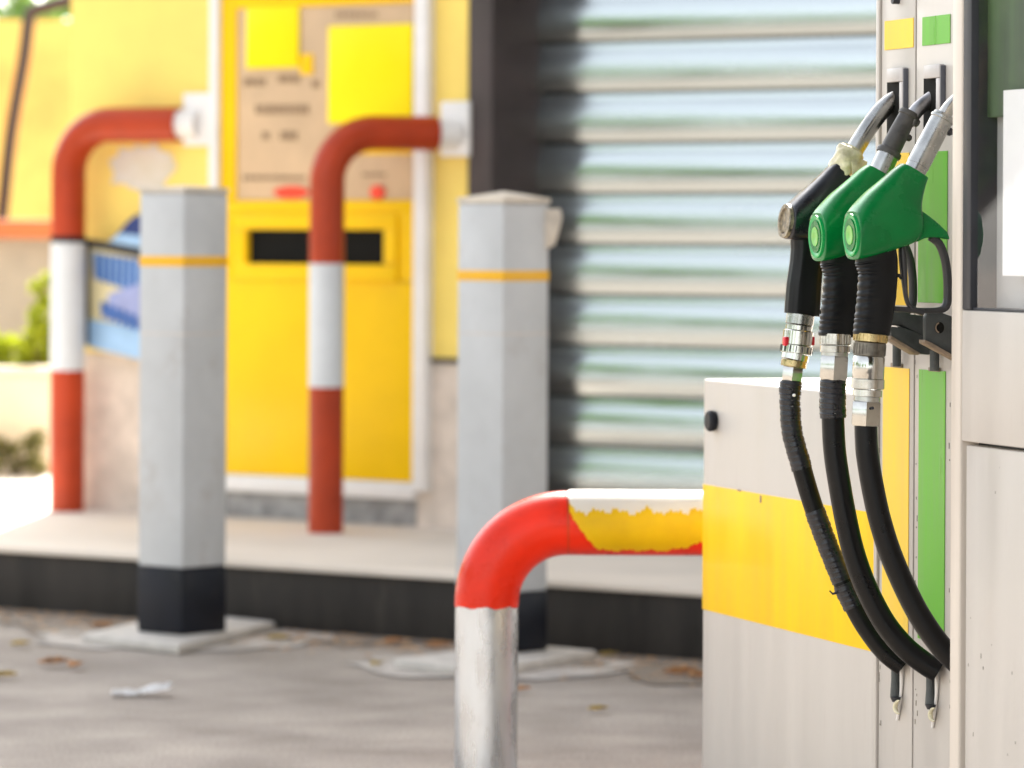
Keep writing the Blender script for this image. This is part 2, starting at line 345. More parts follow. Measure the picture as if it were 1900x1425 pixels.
for r_ in [(431, 735, 396, 426), (431, 735, 490, 521), (431, 456, 426, 490), (711, 735, 426, 490)]: wbox(bm, *r_, so_, .10, .004)
obj('slot_surround', bm, M['ty'], tm)
bm = BM(); wbox(bm, 450, 716, 420, 496, do + .010, .008, 0); obj('card_slot', bm, M['slot'], tm)
bm = BM()
wbox(bm, 404, 438, -70, 371, do, .12, .002); wbox(bm, 438.5, 765, -70, 10, do, .12, .002); obj('upper_door', bm, M['ty'], tm)
bm = BM(); wbox(bm, 439, 765, 11, 371, do + .006, .10, .002); obj('instruction_panel', bm, M['tan'], tm)
bm = BM(); wbox(bm, 456, 553, 12, 126, do - .004, .009, .002); obj('sticker', bm, M['tyb'], tm)
bm = BM(); wbox(bm, 608, 763, 46, 228, do - .010, .015, .003); obj('screen_cover', bm, M['tyb'], tm)
bm = BM(); wbox(bm, 650, 763, 229, 286, do - .002, .008, .002); obj('sticker', bm, M['ty'], tm)
bm = BM(); wbox(bm, 556, 580, 100, 138, do + .001, .005, .002); obj('sticker', bm, M['ty'], tm)
for (x0, x1, y, h_) in [(452, 492, 152, 15), (516, 556, 146, 16), (578, 592, 156, 14), (474, 572, 203, 17), (486, 498, 252, 15), (520, 552, 252, 17), (450, 566, 330, 9), (622, 700, 27, 8), (672, 716, 324, 6)]:
    x = x0; bm = BM(); wbox(bm, x0, x1, y - .8, y + .8, do + .0045, .003, 0)
    while x < x1:
        wd = random.uniform(3.5, 7); wbox(bm, x, min(x + wd, x1), y - h_ / 2, y + h_ / 2, do + .0035, .004, 0); x += wd + random.uniform(2.5, 5)
    obj('lettering', bm, M['ink'], tm, False)
def disc_w(px, py, rx, ry, off, dep, m, name, par):
    bm = BM(); c = onw(px, py, off); pr = rx * c.y / F / .8; pz = ry * c.y / F
    prism(bm, [c + k * (math.cos(a) * pr) + Z * (math.sin(a) * pz) for a in [2 * math.pi * i / 24 for i in range(24)]], n * dep, .002, 1); return obj(name, bm, m, par)
disc_w(538, 357, 33, 11, do - .004, .012, M['red'], 'emblem', tm)
disc_w(698, 357, 13, 13, do - .006, .014, M['red'], 'button', tm)

# ------------------------------------------------------------------ wall hoops
def hoop(px, py, y_pipe, x_end, bands, rad_px, bend_px, label):
    b0 = G(px, py, KH); b0.y += .04
    t = thing('barrier_hoop', Vector((b0.x, b0.y, KH)), label, 'safety barrier', 'red and white hoops on the pavement')
    r_ = rad_px * b0.y / F; zt = (C0 + ray(px, y_pipe) * b0.y).z; bend = bend_px * b0.y / F
    # the wall end
    off_end = offW - .02
    e = onw(x_end, y_pipe, off_end); e.z = zt; dirn = (e - Vector((b0.x, b0.y, zt))).normalized(); Lh = (e - Vector((b0.x, b0.y, zt))).length
    pts = []
    zs = [KH] + [(C0 + ray(px, y) * b0.y).z for y in bands]
    # straight bands
    order = [KH] + sorted(zs[1:])
    cols = [M['bred'], M['bwhite'], M['bred']]
    z_lo = KH
    for i, zhi in enumerate(sorted(zs[1:])):
        bm = BM(); sweep(bm, [Vector((b0.x, b0.y, z_lo)), Vector((b0.x, b0.y, zhi))], r_ if i != 1 else r_ * 1.012, 32)
        o = obj('lower_tube' if i == 0 else 'white_band', bm, cols[i], t); z_lo = zhi
    path = [Vector((b0.x, b0.y, z_lo)), Vector((b0.x, b0.y, zt - bend))]
    for i in range(1, 13):
        a = math.pi / 2 * i / 12
        path.append(Vector((b0.x, b0.y, zt - bend)) + dirn * (bend * (1 - math.cos(a))) + Z * (bend * math.sin(a)))
    path.append(Vector((b0.x, b0.y, zt)) + dirn * (Lh - .075))
    bm = BM(); sweep(bm, path, r_, 32); obj('bent_tube', bm, M['bred'], t)
    bm = BM(); q0 = Vector((b0.x, b0.y, zt)) + dirn * (Lh - .076); sweep(bm, [q0, q0 + dirn * .07], r_ * .82, 32); obj('bracket_sleeve', bm, M['frame'], t)
    bm = BM(); c = Vector((b0.x, b0.y, zt)) + dirn * Lh
    boxv(bm, c - k * .065 - Z * .07 - n * .012, k * .11, n * .03, Z * .17, .004); obj('bracket', bm, M['frame'], t)
    return t, r_, zt
h1, hr, hz = hoop(122, 950, 232, 372, (687, 449), 32, 88, 'red and white hoop farthest left, beside the blue advertising board')
h2, _, _ = hoop(603, 990, 245, 852, (718, 489), 32.5, 92, 'red and white hoop standing in front of the yellow payment terminal')
h1b = h1.location
bm = BM(); sweep(bm, [Vector((h1b.x, h1b.y, zof(122, 452, 0) * 0 + (C0 + ray(122, 450) * h1b.y).z)), Vector((h1b.x, h1b.y, (C0 + ray(122, 439) * h1b.y).z))], hr * 1.06, 32); obj('black_clamp', bm, M['bblack'], h1)

# ------------------------------------------------------------------ bollards
def bollard(cx_, ycorner, wpx, ytop, yblack, yband, slab, label, ear=False, rise=.008):
    f = G(cx_, ycorner, .03); half = wpx / 2 * f.y / F
    c = Vector((f.x, f.y + half, .03))
    t = thing('square_bollard', c.copy(), label, 'bollard', 'grey square bollards by the kerb')
    los = Vector((c.x, c.y, 0)).normalized(); sd_ = Vector((los.y, -los.x, 0))
    base = [c - los * half, c + sd_ * half, c + los * half, c - sd_ * half]
    sc = f.y / F
    def zz(y): return (C0 + ray(cx_, y) * f.y).z
    zt = zz(ytop); zk = zz(yblack)
    def post(bm, z0, z1, g=0.0, bev=.006, taper=1.0):
        pr = [Vector(((p - c).x * (1 + g) + c.x, (p - c).y * (1 + g) + c.y, z0)) for p in base]; prism(bm, pr, Z * (z1 - z0), bev, 2)
    bm = BM(); post(bm, zk, zt - .012); obj('post', bm, M['bgrey'], t)
    bm = BM(); post(bm, .03, zk - .0005, .012); obj('base_sleeve', bm, M['bblack'], t)
    bm = BM(); post(bm, zz(yband + 11), zz(yband - 11), .012, .004); obj('yellow_band', bm, M['bband'], t)
    bm = BM(); pr = [Vector(((p - c).x * 1.02 + c.x, (p - c).y * 1.02 + c.y, zt - .0115)) for p in base]
    a = [bm.verts.new(p) for p in pr]; b_ = [bm.verts.new(p + Z * .013) for p in pr]; ax = bm.verts.new(Vector((c.x, c.y, zt + .0012 + rise)))
    bm.faces.new(a[::-1])
    for i in range(4): bm.faces.new((a[i], a[(i + 1) % 4], b_[(i + 1) % 4], b_[i])); bm.faces.new((b_[i], b_[(i + 1) % 4], ax))
    obj('cap', bm, M['bcap'], t, False)
    for y_ in (620,):
        bm = BM(); post(bm, zz(y_ + 1.2), zz(y_ - 1.2), .006, .001); obj('scuff_line', bm, M['stone'], t)
    L_, F_, R_ = [G(*q, 0.0) for q in slab]; B_ = L_ + R_ - F_
    bm = BM(); prism(bm, [q + Z * .001 for q in (L_, F_, R_, B_)], Z * .0285, .008, 3); obj('footing', bm, M['conc'], t)
    # older pale apron patch under the footing
    cc = (L_ + R_) / 2; bm = BM(); rr = (R_ - L_).length / 2
    vs = [bm.verts.new(Vector((cc.x + math.cos(a_) * rr * random.uniform(1.12, 1.38), cc.y - .02 + math.sin(a_) * rr * random.uniform(1.0, 1.3), .004))) for a_ in [2 * math.pi * i / 40 for i in range(40)]]
    bm.faces.new(vs); obj('apron_patch', bm, M['apron'], t, False)
    if ear:
        bm = BM(); y0 = f.y + half * .9
        prism(bm, [P(1000, 388, y0), P(1040, 387, y0), P(1044, 404, y0), P(1030, 455, y0), P(1000, 470, y0)], Vector((0, .02, 0)), .003); obj('hinge_plate', bm, M['bcap'], t)
    return t
M['apron'] = mat('old_concrete_apron', (.50, .455, .41), .95, 0, .18, 9, .3, 60)
bollard(331, 1179, 166, 349, 1055, 485, [(152, 1196), (332, 1217), (512, 1173)], 'grey square bollard with amber band, in front of the blue advertising board')
bollard(930, 1214, 172, 368, 1102, 512, [(728, 1245), (900, 1262), (1108, 1228)], 'grey bollard with amber band and small side plate, before the dark column', True, .018)

# ------------------------------------------------------------------ blue advertising board and dark cap behind the left hoop
bo = offW - .05
ab = thing('advertising_board', K(sof(205, bo), bo, KH), 'small dark framed board with blue and white print, behind the left hoop and bollard', 'board')
def wpoly(px, off, dep, m, name, par, bev=.002):
    bm = BM(); pts = [onw(x, y, off) for x, y in px]; prism(bm, pts, n * dep, bev, 1); return obj(name, bm, m, par)
wpoly([(160, 452), (275, 480), (275, 672), (160, 645)], bo, .02, M['paley'], 'backing', ab)
wpoly([(152, 442), (278, 464), (278, 482), (152, 455)], bo - .012, .03, M['dark'], 'top_rail', ab)
wpoly([(153, 456), (163, 458), (163, 640), (153, 640)], bo - .010, .02, M['brown'], 'side_rail', ab)
wpoly([(164, 592), (275, 612), (275, 672), (164, 643)], bo - .006, .006, M['bluel'], 'print_panel', ab)
wpoly([(200, 545), (275, 520), (275, 608), (196, 592)], bo - .005, .005, M['peri'], 'print_panel', ab)
bm = BM()
for i in range(8):
    x = 176 + i * 12
    prism(bm, [onw(x, 470 + i * 1.5, bo - .004), onw(x + 8, 472 + i * 1.5, bo - .004), onw(x + 7, 522 + i * 4, bo - .004), onw(x - 2, 514 + i * 4, bo - .004)], n * .004)
for i in range(6):
    x = 186 + i * 12
    prism(bm, [onw(x, 560 + i * 5, bo - .009), onw(x + 8, 560 + i * 5, bo - .009), onw(x + 12, 585 + i * 5, bo - .009), onw(x + 2, 590 + i * 5, bo - .009)], n * .003)
obj('lettering', bm, M['bluem'], ab, False)
wpoly([(170, 468), (275, 490), (275, 560), (240, 540), (175, 515)], bo - .0025, .0025, M['bluel'], 'print_panel', ab)
wpoly([(206, 447), (235, 412), (252, 398), (275, 398), (275, 462)], bo - .02, .02, M['bluen'], 'pennant', ab)
wpoly([(200, 449), (222, 432), (275, 440), (275, 462)], bo - .024, .004, M['bluel'], 'pennant_hem', ab)
# faded round poster
bm = BM(); pts = []
for i in range(22):
    a_ = 2 * math.pi * i / 22; rr = random.uniform(.75, 1.1); pts.append(onw(262 + math.cos(a_) * 62 * rr, 312 + math.sin(a_) * 50 * rr, offW - .004))
prism(bm, pts, n * .003); tag(obj('wall_poster', bm, mat('faded_poster', (.70, .66, .60), .8, 0, .2, 9, c2=(.62, .55, .40)), smooth=False), 'faded pale round poster on the yellow wall above the left bollard', 'poster')

# ------------------------------------------------------------------ left background
yb = 16.6
def lf(px, py, Y): return P(px, py, Y)
bm = BM(); a0 = lf(-220, 700, 17.4); boxv(bm, Vector((a0.x, 17.4, KH)), Vector((1.9, 0, 0)), Vector((0, .25, 0)), Z * (zof(0, 0, 0) * 0 + 1.055 - KH)); 
gw = obj('garden_wall', bm, M['gwall'], smooth=False); tag(gw, 'low grey rendered wall with an orange coping at the far left', 'wall')
bm = BM(); boxv(bm, Vector((a0.x, 17.33, 1.056)), Vector((1.92, 0, 0)), Vector((0, .36, 0)), Z * .075, .01); obj('coping', bm, M['orange'], gw)
bm = BM(); boxv(bm, Vector((-7, 19.5, KH)), Vector((5.6, 0, 0)), Vector((0, .3, 0)), Z * (2.04 - KH)); tag(obj('boundary_wall', bm, M['owall'], smooth=False), 'mottled yellow and orange plastered wall behind the grey garden wall', 'wall')
bm = BM(); p0 = G(-200, 878, KH); p1 = G(97, 878, KH)
boxv(bm, Vector((p0.x, p0.y, KH)), Vector((p1.x - p0.x, 0, 0)), Vector((0, .55, 0)), Z * .37, .01)
pl = obj('planter', bm, M['cream']); tag(pl, 'long cream masonry planter in front of the grey garden wall', 'planter')
bm = BM(); boxv(bm, Vector((p0.x - .02, p0.y - .02, KH + .371)), Vector((p1.x - p0.x + .04, 0, 0)), Vector((0, .6, 0)), Z * .03, .006); obj('rim', bm, M['cream'], pl)
def leaves(bm, c, rx, ry, rz, N_, s, up=0):
    for i in range(N_):
        while 1:
            v = Vector((random.uniform(-1, 1), random.uniform(-1, 1), random.uniform(-1, 1)))
            if .25 < v.length < 1: break
        p = c + Vector((v.x * rx, v.y * ry, v.z * rz)); a = Vector((random.gauss(0, 1), random.gauss(0, 1), random.gauss(0, 1) + up)).normalized()
        b2 = a.orthogonal().normalized(); b2 = Matrix.Rotation(random.random() * 6.3, 3, a) @ b2; l = s * random.uniform(.6, 1.3)
        q = a * l; e = b2 * l * .36
        bm.faces.new([bm.verts.new(p - q), bm.verts.new(p + e), bm.verts.new(p + q), bm.verts.new(p - e)])
def shrub(c, rx, rz, N_, s, m, label, cat='shrub'):
    t = thing('shrub', Vector((c.x, c.y, c.z - rz)), label, cat, 'shrubs by the planter')
    bm = BM()
    for j in range(11):
        cc = c + Vector((random.uniform(-.8, .8) * rx, random.uniform(-.5, .5) * rx, random.uniform(-.7, .9) * rz)); leaves(bm, cc, rx * .35, rx * .4, rz * .4, N_ // 14, s * random.uniform(.9, 1.5), .6)
    obj('foliage', bm, m, t, False)
    bm = BM()
    for j in range(5): sweep(bm, [Vector((c.x, c.y, c.z - rz * 1.0)), c + Vector((random.uniform(-.5, .5) * rx, random.uniform(-.3, .3) * rx, random.uniform(0, .6) * rz))], [.008, .003], 6)
    obj('stem', bm, M['bark'], t)
py = p0.y + .3
shrub(P(22, 660, py), .115, .09, 900, .022, M['leafb'], 'bright lime shrub in the planter, at the left picture edge')
shrub(P(72, 640, py), .07, .14, 700, .022, M['leafb'], 'bright lime shrub in the planter, beside the left hoop')
shrub(P(80, 548, py + .1), .04, .07, 260, .02, M['leafb'], 'small lime sprig rising above the planter beside the left hoop')
shrub(P(30, 852, p0.y - .16), .10, .085, 900, .016, M['leafd'], 'dull olive tuft on the pavement in front of the planter')
# leaning brown pole
pp = thing('handrail', Vector(G(-10, 900, KH)), 'bent dark brown pipe rail leaning at the far left, in front of the mottled wall', 'handrail')
yp = 17.9
bm = BM(); sweep(bm, catmull([P(-30, 700, yp), P(4, 400, yp), P(20, 250, yp), P(44, 110, yp), P(53, 40, yp), P(62, 20, yp), P(95, 10, yp), P(150, -6, yp)], 6), .027, 16); obj('bent_pipe', bm, M['pole'], pp)
# trees: one behind the wall, and a belt across the road (seen in the reflections), plus unseen ones added at right to block light
def tree(x, y, h, r, N_, s, label, m=M['leafg']):
    t = thing('tree', Vector((x, y, 0)), label, 'tree', 'trees round the station')
    bm = BM(); sweep(bm, [Vector((x, y, 0)), Vector((x + .1, y, h * .45)), Vector((x - .1, y + .1, h * .8))], [.16, .11, .05], 10)
    for j in range(5):
        a_ = j * 1.3; sweep(bm, [Vector((x, y, h * .4)), Vector((x + math.cos(a_) * r * .6, y + math.sin(a_) * r * .6, h * .7))], [.06, .02], 6)
    obj('trunk', bm, M['bark'], t)
    bm = BM()
    for j in range(12):
        v = Vector((random.uniform(-1, 1), random.uniform(-1, 1), random.uniform(-.7, .8))); leaves(bm, Vector((x, y, h * .72)) + Vector((v.x * r * .7, v.y * r * .7, v.z * h * .28)), r * .5, r * .5, h * .14, N_ // 12, s)
    obj('crown', bm, m, t, False)
tree(-3.0, 22.5, 3.9, 1.2, 5200, .07, 'green tree rising behind the mottled wall at the top left corner')
for i, (x, y, h, r_) in enumerate([(-7.3, 16.2, 2.7, 1.3), (-8.6, 17.8, 2.9, 1.5), (-9.8, 19.3, 3.2, 1.5), (-19, 21, 6, 2.4), (-16, 12, 5, 2.2), (-15, 7, 5.5, 2.3), (-16, 1, 5, 2.4), (-14, -6, 5.5, 2.4), (-9, -12, 6, 2.5),
                                   (4.2, 2.2, 6.0, 2.0), (6.0, -1.0, 6.5, 2.3), (6.5, 4.5, 6.5, 2.2), (3.6, -3.5, 6, 2.2), (6.2, -6.0, 6.5, 2.6), (1.5, -8.5, 6, 2.6)]):  # this row is added out of view to darken sides turned right
    tree(x, y, h, r_, 2600, .2, 'broad green tree round the forecourt: left ones mirrored, right ones added to block light')
cp_ = thing('added_shade_canopy', Vector((5, 1, 0)), 'unseen dark canopy on round posts, added to block sky light from the right', 'canopy')  # added out of view to darken the bollards' right faces
bm = BM(); boxv(bm, Vector((-.1, -11, 4.3)), Vector((12.4, 0, 0)), Vector((0, 20.4, 0)), Z * .45, .02); obj('roof', bm, M['brown'], cp_)  # dark roof of the added canopy, out of view
for (x, y) in [(6, -7), (6, 6)]:
    bm = BM(); sweep(bm, [Vector((x, y, 0)), Vector((x, y, 4.3))], .15, 24); obj('post', bm, M['bgrey'], cp_)
# ------------------------------------------------------------------ litter
def leaf_thing(px, py, s, m, label, rot):
    c = G(px, py, 0); bm = BM(); u = Vector((math.cos(rot), math.sin(rot), 0)); v = Vector((-u.y, u.x, 0)); N_ = 10; rows = []
    for i in range(N_ + 1):
        t_ = i / N_; wd = math.sin(math.pi * t_) ** .7 * .42 * s * (1 + .25 * math.sin(t_ * 22)) + .0008; zc = .010 + .35 * s * (t_ - .4) ** 2
        rows.append([bm.verts.new(c + u * ((t_ - .5) * s * 1.5) + v * (wd * e) + Z * (zc + abs(e) * wd * .55)) for e in (-1, -.5, 0, .5, 1)])
    for i in range(N_):
        for j in range(4): bm.faces.new((rows[i][j], rows[i][j + 1], rows[i + 1][j + 1], rows[i + 1][j]))
    rows = None
    bmesh.ops.solidify(bm, geom=bm.faces[:], thickness=.0012)
    tag(obj('fallen_leaf', bm, m), label, 'leaf', 'dry leaves fallen on the road')
for a_ in [(100, 1238, .055, 'dry', 'curled brown leaf nearest the white litter, left of it', .2), (142, 1243, .045, 'dry', 'brown leaf touching the right side of the largest left leaf', 1.1),
           (8, 1262, .045, 'dryy', 'yellowish leaf at the left picture edge', .1), (38, 1203, .04, 'dryy', 'small yellow leaf near the kerb at the far left', .6), (190, 1168, .045, 'dry', 'rusty leaf left of the first bollard footing', .3),
           (1262, 1256, .06, 'dry', 'orange brown leaf beside the pump cabinet', .1), (1298, 1262, .05, 'dry', 'orange leaf half hidden by the pump cabinet', .8), (1130, 1224, .04, 'dryy', 'yellow leaf at the right tip of the second bollard footing', .5),
           (700, 1240, .035, 'dryy', 'small yellow leaf left of the second bollard footing', .9), (515, 1192, .045, 'dryy', 'yellow leaf at the right tip of the first bollard footing', .2),
           (730, 1198, .04, 'dry', 'reddish leaf against the kerb between the bollards', .2), (968, 1288, .035, 'dry', 'small brown leaf just right of the foreground silver pipe', .4), (1110, 1325, .035, 'dryy', 'lone pale leaf on the open road left of the pump cabinet', .3), (812, 1206, .05, 'dry', 'rusty leaf at the kerb just left of the second bollard', .1)]:
    leaf_thing(a_[0], a_[1], a_[2], M[a_[3]], a_[4], a_[5])
# crumpled paper
bm = BM(); c = G(262, 1292, 0); rows = []
for i in range(15):
    row = []
    for j in range(10):
        u_, v_ = i / 14, j / 9
        x = (u_ - .5) * .135; y = (v_ - .5) * .09 * (1 - .3 * abs(u_ - .5))
        hgt = .006 + .040 * max(0, u_ - .45) ** .7 * (.45 + .55 * math.sin(v_ * 3.1)) + random.uniform(0, .008)
        if u_ > .85: hgt *= .9
        row.append(bm.verts.new(c + Vector((x + random.uniform(-.003, .003), y + random.uniform(-.003, .003), hgt))))
    rows.append(row)
for i in range(14):
    for j in range(9): bm.faces.new((rows[i][j], rows[i][j + 1], rows[i + 1][j + 1], rows[i + 1][j]))
bmesh.ops.solidify(bm, geom=bm.faces[:], thickness=.001)
tag(obj('crumpled_paper', bm, M['litter'], smooth=False), 'crumpled white paper scrap lying on the road at the lower left', 'litter')

# ------------------------------------------------------------------ foreground hoop
Yh = 8.33; rh = 59.5 * Yh / F
c_up = P(903, 1120, Yh); zt = P(1180, 971, Yh).z; bx = c_up.x; bend = 148 * Yh / F
x2 = bx + 1.02
t = thing('barrier_hoop', Vector((bx, Yh, 0)), 'large foreground hoop: silver upright, red elbow and flaking yellow tape', 'safety barrier')
def jag(a, s=1.0): return s * (.5 * math.sin(a * 7.3 + 1) + .3 * math.sin(a * 17.1 + 2) + .25 * math.sin(a * 39 + .5))
z_red = c_up.z
bm = BM(); sweep(bm, [Vector((bx, Yh, z)) for z in [0, .1, .2, z_red - .002]], rh * .985, 48, side=Vector((1, 0, 0))); obj('silver_upright', bm, M['hsilver'], t)
# red elbow with a ragged paint edge at the bottom
bm = BM(); path = []
pts = [Vector((bx, Yh, z_red))]
for i in range(0, 25):
    a = math.pi / 2 * i / 24; pts.append(Vector((bx, Yh, zt - bend)) + Vector((bend * (1 - math.cos(a)), 0, bend * math.sin(a))))
pts = [p for p in pts if p.z >= z_red - .001]
sweep(bm, pts, rh, 48, side=Vector((0, 1, 0)))
for v in bm.verts:
    if abs(v.co.z - z_red) < .003: v.co.z += .004 * jag(math.atan2(v.co.y - Yh, v.co.x - bx)) - .004
obj('red_elbow', bm, M['hred'], t)
xs = bx + bend + .004
bm = BM(); sweep(bm, [Vector((xs - .004, Yh, zt)), Vector((xs, Yh, zt))], rh * .992, 48); obj('joint', bm, M['bred'], t)
bm = BM(); sweep(bm, [Vector((xs, Yh, zt)), Vector((x2 - bend, Yh, zt))], rh, 48); obj('red_crossbar', bm, M['hred'], t)
bm = BM(); pts = [Vector((x2 - bend, Yh, zt))]
for i in range(1, 17):
    a = math.pi / 2 * i / 16; pts.append(Vector((x2 - bend, Yh, zt)) + Vector((bend * math.sin(a), 0, -bend * (1 - math.cos(a)))))
pts.append(Vector((x2, Yh, 0))); sweep(bm, pts, rh * .999, 32); obj('far_leg', bm, M['hred'], t)
def shell(name, inside, r_, m, nx=380, na=190):
    bm = BM(); g_ = {}
    x0, x1 = xs, bx + (1330 - 903) * Yh / F
    def vt(i, j):
        if (i, j) not in g_:
            a = R(-80) + R(290) * j / na; g_[(i, j)] = bm.verts.new(Vector((x0 + (x1 - x0) * i / nx, Yh - math.cos(a) * r_, zt + math.sin(a) * r_)))
        return g_[(i, j)]
    for i in range(nx):
        for j in range(na):
            px = pxof(Vector((x0 + (x1 - x0) * (i + .5) / nx, Yh, 0))); ph = -80 + 290 * (j + .5) / na
            if inside(px, ph): bm.faces.new((vt(i, j), vt(i + 1, j), vt(i + 1, j + 1), vt(i, j + 1)))
    bmesh.ops.solidify(bm, geom=bm.faces[:], thickness=.0006)
    return obj(name, bm, m, t)
def in_yel(px, ph):
    left = 1050 + max(0, 38 - ph) ** 1.15 * .36 + 2 * jag(ph * .05)
    bot = -52 + 5 * jag(px * .02) + max(0, (px - 1245)) * .35 + max(0, 1110 - px) * .18
    return px > left and ph > bot and ph < 165 + 10 * jag(px * .03)
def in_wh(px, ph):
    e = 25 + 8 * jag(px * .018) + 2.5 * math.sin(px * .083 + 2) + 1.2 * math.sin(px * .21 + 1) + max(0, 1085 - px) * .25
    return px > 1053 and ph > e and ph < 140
shell('yellow_tape', in_yel, rh + .0012, M['hyel']); shell('sun_highlight', in_wh, rh + .0022, M['hwhite'])  # the white shell paints a blown sun highlight along the bar's top

# ------------------------------------------------------------------ fuel pump
pq0 = Vector((750 * 7.0 / F, 7.0, 0)); q = Vector((-.2928, .9562, 0)).normalized(); wv = Vector((.9562, .2928, 0)).normalized(); near = -q
def onp(px, py, b=0.0): return onpl(px, py, pq0 + wv * b, wv)
A0 = onp(1765, 700); A0.z = 0
def A(a, b, z): return A0 + near * a + wv * b + Z * z
def aof(px, b=0.0, py=700): return (onp(px, py, b) - A0).dot(near)
def zp(px, py, b=0.0): return onp(px, py, b).z
def pbox(bm, x0, x1, y0, y1, b, depth, bevel=.0015, seg=2):
    """box on the panel plane shifted b (negative = towards the viewer), spanning picture limits"""
    ym = (y0 + y1) / 2; a0_, a1_ = aof(x0, b, ym), aof(x1, b, ym); xm = (x0 + x1) / 2; z1_, z0_ = zp(xm, y0, b), zp(xm, y1, b)
    boxv(bm, A(a0_, b, z0_), near * (a1_ - a0_), wv * depth, Z * (z1_ - z0_), bevel, seg)
pump = thing('fuel_pump', A(0, .2, 0), 'beige fuel pump with yellow and green strips, a window and a lower side cabinet', 'fuel pump')
PT = 2.1
aL = aof(1626); e = -.10; aP = aof(1764, e, 700)
bm = BM(); boxv(bm, A(aL, .003, 0), near * (aP + .06 - aL), wv * .55, Z * PT, .003)
boxv(bm, A(aL, -.004, 0), near * .014, wv * .0065, Z * PT, .002)
obj('nozzle_panel', bm, M['pump'], pump)
# two inset sheet columns with a joint between them
bm = BM(); a_j = aof(1696.5, 0, 700); a_s = aof(1633.5)
boxv(bm, A(a_s, -.0002, 0), near * (a_j - .003 - a_s), wv * .003, Z * PT, .001); boxv(bm, A(a_j + .003, -.0002, 0), near * (aP + .05 - a_j - .003), wv * .003, Z * PT, .001)
obj('sheet_column', bm, M['pump'], pump)
bm = BM(); boxv(bm, A(a_j - .0012, .0022, 0), near * .0024, wv * .0006, Z * PT); obj('joint_gap', bm, M['rest'], pump, False)
# colour strips and squares
for (x0, x1, y0, y1, m_, nm) in [(1641, 1694.5, 36, 90.5, 'yels', 'colour_square'), (1711, 1762.5, 29, 82.5, 'grs', 'colour_square'),
                                (1637, 1686, 284, 566, 'yels', 'colour_strip'), (1703.5, 1757, 281, 562, 'grs', 'colour_strip'),
                                (1637, 1685.5, 682, 1171, 'yels', 'colour_strip'), (1703.5, 1752.5, 687, 1190, 'grs', 'colour_strip')]:
    bm = BM(); pbox(bm, x0, x1, y0, y1, -.0016, .0010, .0003, 1); obj(nm, bm, M[m_], pump, False)
# slot housings
def housing(x0, x1, y0, y1, ytop, xj):
    b_ = -.010
    bm = BM(); pbox(bm, x0, x1, y0, ytop, b_, .0095, .002); pbox(bm, xj, x1, ytop + .01, y1, b_, .0095, .0012)
    hh = obj('slot_housing', bm, M['housing'], pump)
    bm = BM(); a1_ = aof(x1, b_, 200); z1_, z0_ = zp(x1, y0 + 1, b_), zp(x1, y1, b_)
    boxv(bm, A(a1_ + .0004, b_ + .001, z0_), near * .0028, wv * .0088, Z * (z1_ - z0_), .001); obj('edge_seal', bm, M['housing_side'], hh)
    bm = BM(); pbox(bm, x0 + 1, xj - .5, ytop, y1, -.0022, .0016, 0); obj('slot_opening', bm, M['slot'], hh)
housing(1644.5, 1674, 126, 252, 152, 1668); housing(1712.5, 1743, 120, 247, 145, 1736)
# fixings
bm = BM(); c = onp(1668, 1, 0)
sweep(bm, [c, c - wv * .012], .006, 12); obj('screw', bm, M['dark'], pump)
# pillar, window, door (proud plane)
aR = aP + .85
xg = 1782
a_g = aof(xg, e, 700)
bm = BM(); boxv(bm, A(aP, e, 0), near * (a_g - aP), wv * .65, Z * PT, .004, 3); obj('corner_pillar', bm, M['pumpedge'], pump)
zw = zp(1840, 578, e); zd = zp(1790, 819, e)
bm = BM(); boxv(bm, A(a_g + .0015, e + .0015, zd), near * (aR - a_g), wv * .6, Z * (zw - zd), .002); obj('front_panel', bm, M['pump'], pump)
a_d = aof(1791.5, e + .006, 1000)
bm = BM(); boxv(bm, A(a_d, e + .006, .06), near * (aR - a_d), wv * .55, Z * (zd - .006 - .06), .003); obj('lower_door', bm, M['pump'], pump)
bm = BM(); boxv(bm, A(a_g + .002, e + .03, 0), near * (aR - a_g), wv * .5, Z * (zd - .002)); obj('door_recess', bm, M['dark'], pump, False)
# window
a_w = aof(1799, e, 300)
bm = BM(); boxv(bm, A(a_g + .001, e + .0012, zw + .0005), near * (a_w - a_g), wv * .06, Z * (PT - zw - .01), .003); 
boxv(bm, A(a_w + .002, e + .006, zw + .0005), near * (aR - a_w), wv * .05, Z * .004, .001)
wf = obj('window_frame', bm, M['dark'], pump)
bm = BM(); boxv(bm, A(a_w - .001, e + .008, zw + .003), near * (aR - a_w), wv * .004, Z * (PT - zw - .02)); obj('window_pane', bm, M['glass'], pump, False)
bm = BM(); boxv(bm, A(a_w - .002, e + .045, zw + .001), near * (aR - a_w), wv * .40, Z * (PT - zw - .02)); obj('inner_board', bm, mat('inner_grey_board', (.40, .41, .41), .6, 0, .06, 3), pump, False)
bm = BM(); zh = zp(1840, 215, e); boxv(bm, A(a_w + .001, e + .028, zh), near * (aR - a_w - .01), wv * .015, Z * (PT - zh - .03), .001); obj('tree_reflection_panel', bm, mat('tree_reflection_green', (.06, .10, .05), .5, 0, .3, 5, streak=(9, 9, .4)), pump, False)  # dark green panel that paints the reflected trees in behind the glass
bm = BM(); pbox(bm, 1861, 1990, 163, 513, e + .018, .0008, 0, 1)
tag(obj('paper_notice', bm, M['paperw'], smooth=False), 'blank white paper notice behind the pump window at the right edge', 'notice')
